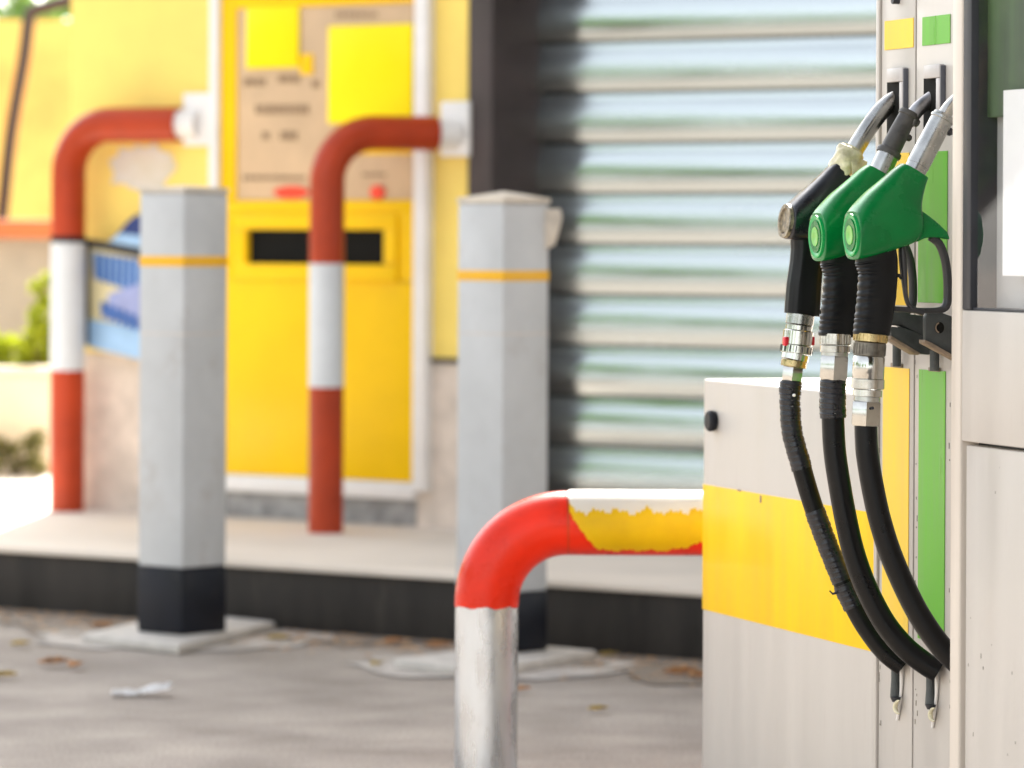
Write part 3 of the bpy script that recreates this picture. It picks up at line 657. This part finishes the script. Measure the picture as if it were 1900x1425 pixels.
# low cabinet
aC = aof(1305, 0, 900); zc = zp(1305, 703, 0)
bm = BM(); boxv(bm, A(aC, 0, 0), near * (aL - aC - .002), wv * .55, Z * zc, .003, 3); cb = obj('side_cabinet', bm, M['pump'], pump)
zs1, zs0 = zp(1305, 898, 0), zp(1305, 1131, 0)
bm = BM(); boxv(bm, A(aC - .0012, -.0012, zs0), near * (aL - aC - .001), wv * .40, Z * (zs1 - zs0), .002); obj('yellow_stripe', bm, M['yel'], cb)
c = onp(1327, 781, 0); bm = BM(); lathe(bm, c, c - wv * .016, [(0, .017), (.4, .0195), (.75, .0195), (1, .016)]); obj('lock_knob', bm, M['bblack'], cb)
# little scratches on the cabinet stripe
for (x, y, w_, h_) in [(1411, 926, 3.0, 14), (1371, 910, 6, 3)]:
    bm = BM(); pbox(bm, x - w_ / 2, x + w_ / 2, y - h_ / 2, y + h_ / 2, -.0019, .0006, 0); obj('scratch', bm, M['worn'], cb, False)
# scuff marks on the panel (peeled paint flecks)
bm = BM()
for i in range(34):
    x = random.choice([1698, 1700, 1761, 1632]) + random.uniform(-1.4, 1.4); y = random.uniform(600, 1400); 
    pbox(bm, x, x + random.uniform(.5, 1.6), y, y + random.uniform(2, 12), -.0007, .0005, 0)
for i in range(11):
    x = random.uniform(1795, 1895); y = random.uniform(830, 1420); pbox(bm, x, x + random.uniform(.4, 1.0), y, y + random.uniform(1.5, 10), e + .0056, .0003, 0)
obj('paint_flecks', bm, M['knurl'], pump, False)['kind'] = 'stuff'
# hose hooks low on the panel
def hook(x, y0, y1, h2):
    c0, c1 = onp(x, y0, -.010), onp(x, y1, -.010); bm = BM(); sweep(bm, [c0, c0.lerp(c1, .55), c0.lerp(c1, .8), c1], [.0068, .0068, .0078, .0085], 16); hk = obj('hose_hook', bm, M['rest'], pump)
    bm = BM(); d0 = onp(x + 1, y1 + 1, -.011); d1 = onp(x + 1, y1 + 10, -.011); sweep(bm, [d0, d1], [.0095, .006], 16); obj('dark_collar', bm, M['dark'], hk)
    bm = BM(); pts = [onp(x + 8 - 8 * math.sin(a_), y1 + 20 - 12 * math.cos(a_), -.012) for a_ in [math.pi * i / 10 for i in range(11)]]
    sweep(bm, pts, [.001 + .0032 * math.sin(math.pi * i / 10) for i in range(11)], 10); obj('hook_ring', bm, M['cloth'], hk)
    bm = BM(); pts = [onp(x + 4 + 5 * math.cos(a_), y1 + 19 + 14 * math.sin(a_), -.002) for a_ in [2 * math.pi * i / 16 for i in range(16)]]; prism(bm, pts, wv * .001); obj('hook_hole', bm, M['dark'], hk)
    bm = BM(); pts = [onp(x + 10, y0 - 12, -.004), onp(x + 12, y0 + 20, -.005), onp(x + 10, y1, -.004), onp(x + 4, y1 + 44, -.003)]; sweep(bm, catmull(pts, 5), .0026, 8); obj('putty_bead', bm, M['frame'], hk)
hook(1661, 1225, 1292, 0); hook(1726, 1246, 1306, 0)

# ------------------------------------------------------------------ fuel nozzles
def nozzle(ddx, ddy, slot_px, kind, label):
    """outlines in picture pixels of the nearest nozzle, moved by ddx ddy onto this nozzle's own upright plane"""
    sp = onp(slot_px, 150); npl = q                       # plane through the slot, normal along the panel
    def Q(x, y, th=0.0): return onpl(x + ddx, y + ddy, sp, npl) + near * th
    def QA(x, y, th=0.0): return onpl(x, y, sp, npl) + near * th
    sc = sp.y / F
    t = thing('fuel_nozzle', Q(1581, 436), label, 'fuel nozzle', 'fuel nozzles hanging on the pump')
    if kind != 'diesel':
        st = [((1580, 392), (1582, 480), .0345), ((1581, 391), (1586, 482), .037), ((1590, 378), (1612, 477), .037), ((1610, 356), (1655, 464), .034), ((1632, 337), (1694, 449), .030),
              ((1648, 323), (1708, 428), .027), ((1658, 314), (1706, 385), .023), ((1666, 308), (1712, 352), .020), ((1673, 303.5), (1718.5, 332), .0195)]
    else:
        st = [((1464, 380), (1458, 441), .028), ((1466, 378), (1463, 444), .031), ((1478, 366), (1486, 446), .032), ((1500, 346), (1524, 438), .031), ((1520, 327), (1552, 408), .027),
              ((1536, 311), (1568, 362), .022), ((1546, 303), (1577, 334), .019)]
    fq = Q if kind != 'diesel' else QA
    bm = BM(); rings = []; SEG = 40
    fine = []
    for i in range(len(st) - 1):
        for u in range(6):
            f_ = u / 6
            def cm(sel):
                g0 = sel(st[max(i - 1, 0)]); g1 = sel(st[i]); g2 = sel(st[i + 1]); g3 = sel(st[min(i + 2, len(st) - 1)])
                return .5 * (2 * g1 + (g2 - g0) * f_ + (2 * g0 - 5 * g1 + 4 * g2 - g3) * f_ ** 2 + (3 * g1 - g0 - 3 * g2 + g3) * f_ ** 3)
            fine.append((cm(lambda s_: Vector(s_[0])), cm(lambda s_: Vector(s_[1])), cm(lambda s_: s_[2])))
    fine.append((Vector(st[-1][0]), Vector(st[-1][1]), st[-1][2]))
    for (tp, bt, th) in fine:
        a_, b_ = fq(*tp), fq(*bt); c = (a_ + b_) / 2; hv = (a_ - b_) / 2; ring = []
        for j in range(SEG):
            an = 2 * math.pi * j / SEG; ca, sa = math.cos(an), math.sin(an); ex = 2 / 3.3
            ring.append(bm.verts.new(c + hv * (math.copysign(abs(sa) ** ex, sa)) + near * (th * math.copysign(abs(ca) ** ex, ca))))
        rings.append(ring)
    for i in range(len(rings) - 1):
        for j in range(SEG): bm.faces.new((rings[i][j], rings[i][(j + 1) % SEG], rings[i + 1][(j + 1) % SEG], rings[i + 1][j]))
    bm.faces.new(rings[0][::-1]); bm.faces.new(rings[-1])
    if kind != 'diesel':
        gp = [(1694, 382), (1708, 392), (1722, 402), (1740, 417), (1754, 431), (1759, 445), (1741, 441), (1724, 440), (1712, 442), (1696, 450)]
        prism(bm, [Q(x, y, -.012) for x, y in gp], near * .024, .004, 3)
    body = obj('body', bm, M['gnoz'] if kind != 'diesel' else M['bnoz'], t)
    # round rear button
    tp, bt, th = st[0]
    a_, b_ = fq(*tp), fq(*bt); c = (a_ + b_) / 2; hv = (a_ - b_) / 2; outv = near.cross(hv).normalized(); outv = outv if outv.dot(wv) < 0 else -outv
    def ringdisc(name, r0, r1, h0, h1, m, par):
        bm = BM(); ra, rb = [], []
        prof = [(r0, h0), (r0 * .97, h1), (r1, h1), (max(r1 - .06, .02), h0 * .3 + h1 * .7 if r1 > .1 else h1)]
        rr = [[bm.verts.new(c + (hv * math.sin(2 * math.pi * j / 32) + near * (th * math.cos(2 * math.pi * j / 32))) * pr + outv * hh) for j in range(32)] for pr, hh in prof]
        for i in range(len(rr) - 1):
            for j in range(32): bm.faces.new((rr[i][j], rr[i][(j + 1) % 32], rr[i + 1][(j + 1) % 32], rr[i + 1][j]))
        bm.faces.new(rr[-1]); return obj(name, bm, m, par)
    if kind != 'diesel':
        bt_ = ringdisc('end_cap', .93, .78, -.001, .0035, M['gnozl'], t)
        ringdisc('cap_badge', .70, .3, .0012, .0042, M['gnoz'], bt_)
        ringdisc('badge_print', .42, .2, .002, .0050, M['badge'], bt_)
    else:
        ringdisc('end_cap', 1.06, .8, -.006, .006, M['oldcap'], t)
    # grip (horizontal ribs on the rear half, smooth in front)
    if kind != 'diesel': gl_ = [((1588, 470), (1660, 455)), ((1589, 490), (1664, 480)), ((1595, 508), (1664, 510)), ((1592.5, 550), (1661, 552)), ((1588, 590), (1655, 592)), ((1585, 619.5), (1648, 623))]
    else: gl_ = [((1468, 436), (1530, 424)), ((1469, 462), (1530, 460)), ((1467, 485), (1526, 490)), ((1461, 525), (1523, 530)), ((1458, 560), (1521, 566)), ((1457, 580), (1519, 588))]
    bm = BM(); rings = []; NS = 110; SEG = 48
    for i in range(NS + 1):
        u = i / NS * (len(gl_) - 1); i0 = min(int(u), len(gl_) - 2); f_ = u - i0
        f2 = f_ * f_ * (3 - 2 * f_) * .5 + f_ * .5
        l_ = Vector(gl_[i0][0]).lerp(Vector(gl_[i0 + 1][0]), f2); r_ = Vector(gl_[i0][1]).lerp(Vector(gl_[i0 + 1][1]), f2)
        a_, b_ = fq(*l_), fq(*r_); c = (a_ + b_) / 2; hv = (b_ - a_) / 2; ring = []
        for j in range(SEG):
            an = 2 * math.pi * j / SEG; ca, sa = math.cos(an), math.sin(an); ex = 2 / 2.6; d_ = 0
            if kind != 'diesel':
                mask = max(0, min(1, (-ca - .12) * 5)); ph = (i / NS * 15.5 + .35 * ca) % 1.0
                d_ = .055 * mask * (abs(math.sin(math.pi * ph)) - .35) * (1 if .16 < i / NS < .985 else 0)
            else: d_ = -.05 * max(0, math.sin(an * 9)) ** 3
            ring.append(bm.verts.new(c + hv * (math.copysign(abs(ca) ** ex, ca) * (1 + d_)) + near * (.0185 * math.copysign(abs(sa) ** ex, sa) * (1 + d_ * 1.3))))
        rings.append(ring)
    for i in range(len(rings) - 1):
        for j in range(SEG): bm.faces.new((rings[i][j], rings[i][(j + 1) % SEG], rings[i + 1][(j + 1) % SEG], rings[i + 1][j]))
    bm.faces.new(rings[0][::-1]); bm.faces.new(rings[-1]); obj('grip', bm, M['grip'], t)
    # guard and lever
    gx = 0 if kind != 'diesel' else 0
    gd = [(1727, 440), (1742, 452), (1752, 476), (1757, 505), (1758.5, 540), (1757, 562), (1750, 573), (1735, 576), (1700, 576), (1672, 574), (1646, 572)]
    lv = [(1673, 452), (1675, 480), (1678, 520), (1682, 556), (1692, 572), (1712, 580)]
    offg = (ddx, ddy) if kind != 'diesel' else (-128, 6)
    def QG(x, y): return onpl(x + offg[0], y + offg[1], sp, npl)
    bm = BM(); path = catmull([QG(*p_) for p_ in gd], 5); sweep(bm, path, [.0062 - .0018 * min(1, max(0, (i - 28) / 8)) for i in range(len(path))], 16, side=near, flat=1.25, sup=3); obj('trigger_guard', bm, M['guard'], t)
    bm = BM(); path = catmull([QG(*p_) for p_ in lv], 5); sweep(bm, path, [.0042 + .0012 * math.sin(i * .3) for i in range(len(path))], 14, side=near, flat=1.6, sup=2.6); obj('trigger', bm, M['guard'], t)
    if kind != 'diesel':
        bm = BM(); sweep(bm, [Q(1657, 512), Q(1668, 511), Q(1672, 518)], [.004, .003, .0015], 10); obj('latch_pin', bm, M['guard'], t)
    # spout
    if kind == 'near':
        a_, b_ = Q(1697, 318), Q(1752, 213)
        bm = BM(); lathe(bm, a_, b_, [(0, .0178), (.10, .0178), (.102, .0186), (.9, .0180), (.91, .0195), (.95, .0196), (.965, .0178), (1.0, .0172)], 40); sl_ = obj('spout_sleeve', bm, M['steel'], t)
        bm = BM(); c = Q(1763, 246); lathe(bm, Q(1764, 238), Q(1758, 250), [(0, .004), (.3, .007), (.7, .007), (1, .004)], 14); obj('sleeve_knob', bm, M['dark'], sl_)
        bm = BM(); sweep(bm, catmull([Q(1745, 225), Q(1762, 199), Q(1785, 178), Q(1812, 160)], 6), .0112, 24); obj('spout', bm, M['chrome'], t)
    elif kind == 'mid':
        a_, b_ = QA(1632, 320), QA(1649, 285)
        bm = BM(); lathe(bm, a_, b_, [(0, .0178), (.5, .0182), (1, .0178)], 40); obj('spout_sleeve', bm, M['steel'], t)
        bm = BM(); lathe(bm, QA(1647, 288), QA(1688, 207), [(0, .0200), (.05, .0212), (.11, .0200), (.13, .0168), (.5, .0162), (.88, .0145), (.90, .0165), (.95, .0168), (1, .0150)], 40); br = obj('rubber_boot', bm, M['boot'], t)
        for (x, y, r_) in [(1700, 228, .0075), (1686, 256, .006)]:
            bm = BM(); lathe(bm, QA(x - 6, y - 4), QA(x + 5, y + 3), [(0, r_ * .8), (.5, r_), (.85, r_ * .8), (1, r_ * .3)], 14); obj('boot_lug', bm, M['boot'], br)
        bm = BM(); sweep(bm, catmull([QA(1684, 228), QA(1702, 204), QA(1722, 187), QA(1745, 172), QA(1775, 158)], 6), .0120, 24); obj('spout', bm, M['spout'], t)
    else:
        bm = BM(); sweep(bm, catmull([QA(1572, 303), QA(1592, 268), QA(1618, 228), QA(1640, 201), QA(1662, 184), QA(1690, 170)], 6), .0150, 28); obj('spout', bm, M['steel'], t)
        bm = BM(); sweep(bm, catmull([QA(1556, 323), QA(1563, 309), QA(1573, 293), QA(1583, 276)], 8), [.0185 + .0045 * min(1, i / 14) - (.004 if i > 22 else 0) for i in range(25)], 36, disp=lambda L, a: .0016 * math.sin(a * 3 + L * 160) + .0010 * math.sin(a * 7 - L * 300)); cl = obj('taped_collar', bm, M['cloth'], t)
        bm = BM(); prism(bm, [QA(1571, 300, .018), QA(1592, 296, .014), QA(1604, 300, .010), QA(1597, 322, .013), QA(1585, 340, .017), QA(1573, 334, .020)], near * .005, .0015); obj('collar_flap', bm, M['cloth'], cl)
    # swivel coupling
    cp = thing_part = None
    if kind == 'near':
        segs = [((1616, 619), (1614.5, 635), .0268, 'brass', 0, 28), ((1614.5, 635), (1612.5, 661), .0250, 'knurl', 0, 40), ((1612.5, 661), (1610.5, 704), .0250, 'chrome', 0, 40), ((1610.5, 703), (1609.8, 722), .0262, 'chrome', 0, 40),
                ((1609.8, 723), (1609, 736), .0230, 'chrome', 0, 40), ((1609, 736), (1608, 746), .0205, 'steel', 0, 40), ((1608, 745), (1606, 790), .0250, 'chrome', 1, 6)]
    elif kind == 'mid':
        segs = [((1550.5, 618), (1549.5, 640), .0250, 'chrome', 0, 30), ((1549.5, 641), (1549, 654), .0242, 'chrome', 0, 40), ((1549, 653), (1548.5, 661), .0215, 'steel', 0, 40), ((1548.5, 660), (1546, 705), .0250, 'chrome', 1, 6)]
    else:
        segs = [((1486, 583), (1483, 603), .0230, 'steel', 0, 40), ((1483, 604), (1482, 613), .0220, 'chrome', 0, 40), ((1482, 613), (1479, 641), .0250, 'chrome', 0, 40), ((1479, 641), (1477, 656), .0262, 'chrome', 0, 20), ((1477, 656), (1474, 669), .0222, 'chrome', 0, 40),
                ((1474, 669), (1472, 681), .0212, 'brass', 0, 12), ((1472, 680), (1468.5, 709), .0185, 'chrome', 1, 6)]
    par = None
    for (p0_, p1_, r_, m_, hx, sg) in segs:
        bm = BM(); a_, b_ = QA(*p0_), QA(*p1_)
        pf = [(0, r_ * .94), (.06, r_), (.94, r_), (1, r_ * .94)]
        lathe(bm, a_, b_, pf, sg)
        o = obj('coupling' if par is None else ('hex_nut' if hx else 'coupling_ring'), bm, M[m_], t if par is None else par, True)
        if par is None: par = o
        if sg >= 28 and m_ in ('brass', 'knurl') or (kind == 'mid' and par is o) or sg == 20:      # notches
            bm = BM(); N_ = 26 if sg != 20 else 16; ax = (b_ - a_).normalized(); s_ = ax.cross(near).normalized(); u_ = ax.cross(s_)
            for j in range(N_):
                an = 2 * math.pi * j / N_; rd = s_ * math.cos(an) + u_ * math.sin(an); tg = ax.cross(rd)
                boxv(bm, a_.lerp(b_, .12) + rd * (r_ - .0006) - tg * .0008, tg * .0016, ax * ((b_ - a_).length * .76), rd * .0014)
            obj('notch', bm, M['dark'] if sg == 20 else M[m_], par, False)
    if kind == 'diesel':
        for (x, y) in [(1503, 631), (1457, 632)]:
            bm = BM(); c = QA(x, y, .006); boxv(bm, c - wv * .0055 - Z * .0085 - near * .006, wv * .009, Z * .015, near * .014, .002); obj('red_clip', bm, M['redcap'], par)
    if kind == 'near':
        c = QA(1608, 756, .0228); bm = BM(); sweep(bm, [c, c + near * .003], .0024, 12); obj('grub_screw', bm, M['dark'], par)
    # hose
    if kind == 'near': hp = [(1606.5, 788), (1607, 812), (1609.5, 845), (1619, 903), (1633, 966), (1653, 1029), (1680, 1092), (1709, 1147), (1745, 1198), (1785, 1238), (1812, 1262)]; r_ = .0180; ex_ = 1812
    elif kind == 'mid': hp = [(1545.5, 704), (1545, 740), (1545.5, 776), (1549, 839), (1558.5, 903), (1570, 966), (1585, 1029), (1608, 1092), (1641, 1155), (1678, 1200), (1715, 1230), (1741, 1246)]; r_ = .0183; ex_ = 1741
    else: hp = [(1468, 707), (1466, 730), (1466, 752), (1470, 803), (1486, 862), (1506, 930), (1530, 997), (1555, 1060), (1575, 1106), (1604, 1160), (1640, 1208), (1675, 1237)]; r_ = .0160; ex_ = 1675
    ye = onp(ex_, 1240, -.008).y; ys = QA(*hp[0]).y; NP = len(hp)
    pts = []
    for i, (x, y) in enumerate(hp):
        f_ = (i / (NP - 1)) ** 1.4
        r0_ = ray(x, y); pts.append(C0 + r0_ * (ys + (ye - ys) * f_))
    path = catmull(pts, 8)
    bm = BM(); sweep(bm, path, r_, 28); ho = obj('hose', bm, M['hose'], t)
    def wrap(i0, i1, g_, name='tape_wrap'):
        bm = BM(); sub = catmull(path[i0:i1], 6); ph = random.random() * 5
        sweep(bm, sub, r_ + g_, 28, disp=lambda L, a: .00035 * math.sin(L * 620 + a + ph) + .00025 * math.sin(L * 1370 + 2 * a) + .00025 * math.sin(L * 233 - a)); obj(name, bm, M['tape'], ho)
    if kind == 'mid': wrap(0, 17, .0030)
    if kind == 'diesel':
        wrap(0, 10, .0026); wrap(9, 34, .0012); wrap(42, 60, .0010); wrap(60, 68, .0018)
        bm = BM(); c = path[9] + near * .0165; lathe(bm, c, c + near * .004, [(0, .0028), (.7, .0026), (1, .001)], 12); obj('rivet', bm, M['hwhite'], ho)
        bm = BM(); c = path[63]; sweep(bm, [c, P(1556, 1098, c.y - .01), P(1545, 1102, c.y - .01), P(1539, 1096, c.y - .01)], [.004, .003, .002, .001], 8); obj('tape_tail', bm, M['tape'], ho)
    return t
nozzle(0, 0, 1796, 'near', 'green fuel nozzle nearest the camera, right of the other two, spout behind the pillar')
nozzle(-64.5, 3, 1725, 'mid', 'middle green fuel nozzle with a dark rubber boot and grey spout')
nozzle(-120, 6, 1657, 'diesel', 'black fuel nozzle with a yellowed collar and bare steel spout, farthest left')

# nozzle rests on the panel
def rest(slot_px, plates, label_mat):
    sp = onp(slot_px, 600)
    def QR(x, y, th=0.0): return onpl(x, y, sp, q) + near * th
    return QR
QR = rest(1725, None, None)
bm = BM(); prism(bm, [QR(x, y, -.018) for x, y in [(1645, 586), (1655, 573), (1668, 574), (1682, 583), (1713, 586), (1716, 632), (1700, 624), (1680, 612), (1668, 604), (1645, 603)]], near * .036, .003, 3); r1 = obj('nozzle_rest', bm, M['rest'], pump)
bm = BM(); prism(bm, [QR(x, y, -.012) for x, y in [(1642, 606), (1667, 607), (1690, 616), (1722, 636), (1723, 652), (1714, 658), (1698, 656), (1644, 624)]], near * .034, .002, 2); obj('rest_tongue', bm, M['rest'], r1)
bm = BM(); prism(bm, [QR(x, y, -.010) for x, y in [(1643, 622), (1698, 655), (1692, 658.5), (1642, 629)]], near * .034, .0008, 1); obj('worn_edge', bm, M['worn'], r1)
QR = rest(1775, None, None)
hole = []
bm = BM(); prism(bm, [QR(x, y, -.010) for x, y in [(1716, 590), (1721, 579), (1731, 575), (1742, 578), (1768, 588), (1800, 598), (1800, 680), (1762, 661), (1716, 634)]], near * .012, .002, 2); r2 = obj('nozzle_rest', bm, M['rest'], pump)
bm = BM(); prism(bm, [QR(1742 + 8.6 * math.cos(a_), 608 + 10.5 * math.sin(a_), .0018) for a_ in [2 * math.pi * i / 28 for i in range(28)]], near * .0012); obj('pin_hole', bm, M['slot'], r2)
bm = BM(); prism(bm, [QR(1742 + 8.6 * math.cos(a_) * rr_ , 608 + 10.5 * math.sin(a_) * rr_, .0033) for a_, rr_ in [(R(100 + 16 * i), .98) for i in range(11)] + [(R(260 - 16 * i), .72) for i in range(11)]], near * .0006); obj('hole_rim', bm, M['worn'], r2)
bm = BM(); prism(bm, [QR(x, y, -.016) for x, y in [(1712, 630), (1724, 635), (1764, 658), (1800, 680), (1800, 686), (1762, 664), (1712, 637)]], near * .024, .0008, 1); obj('worn_edge', bm, M['worn'], r2)
for (x, y0, y1, r_) in [(1664, 636, 680, .0072), (1734, 650, 688, .0078)]:
    c0, c1 = onp(x, y0, -.013), onp(x, y1, -.013); bm = BM(); sweep(bm, [c0, c1], r_, 20); o = obj('drain_pipe', bm, M['rest'], pump)
    bm = BM(); pbox(bm, x - 12, x + 9, y1 - 6, y1 + 1.5, -.0028, .0022, .0008); obj('stain', bm, M['worn'], o)
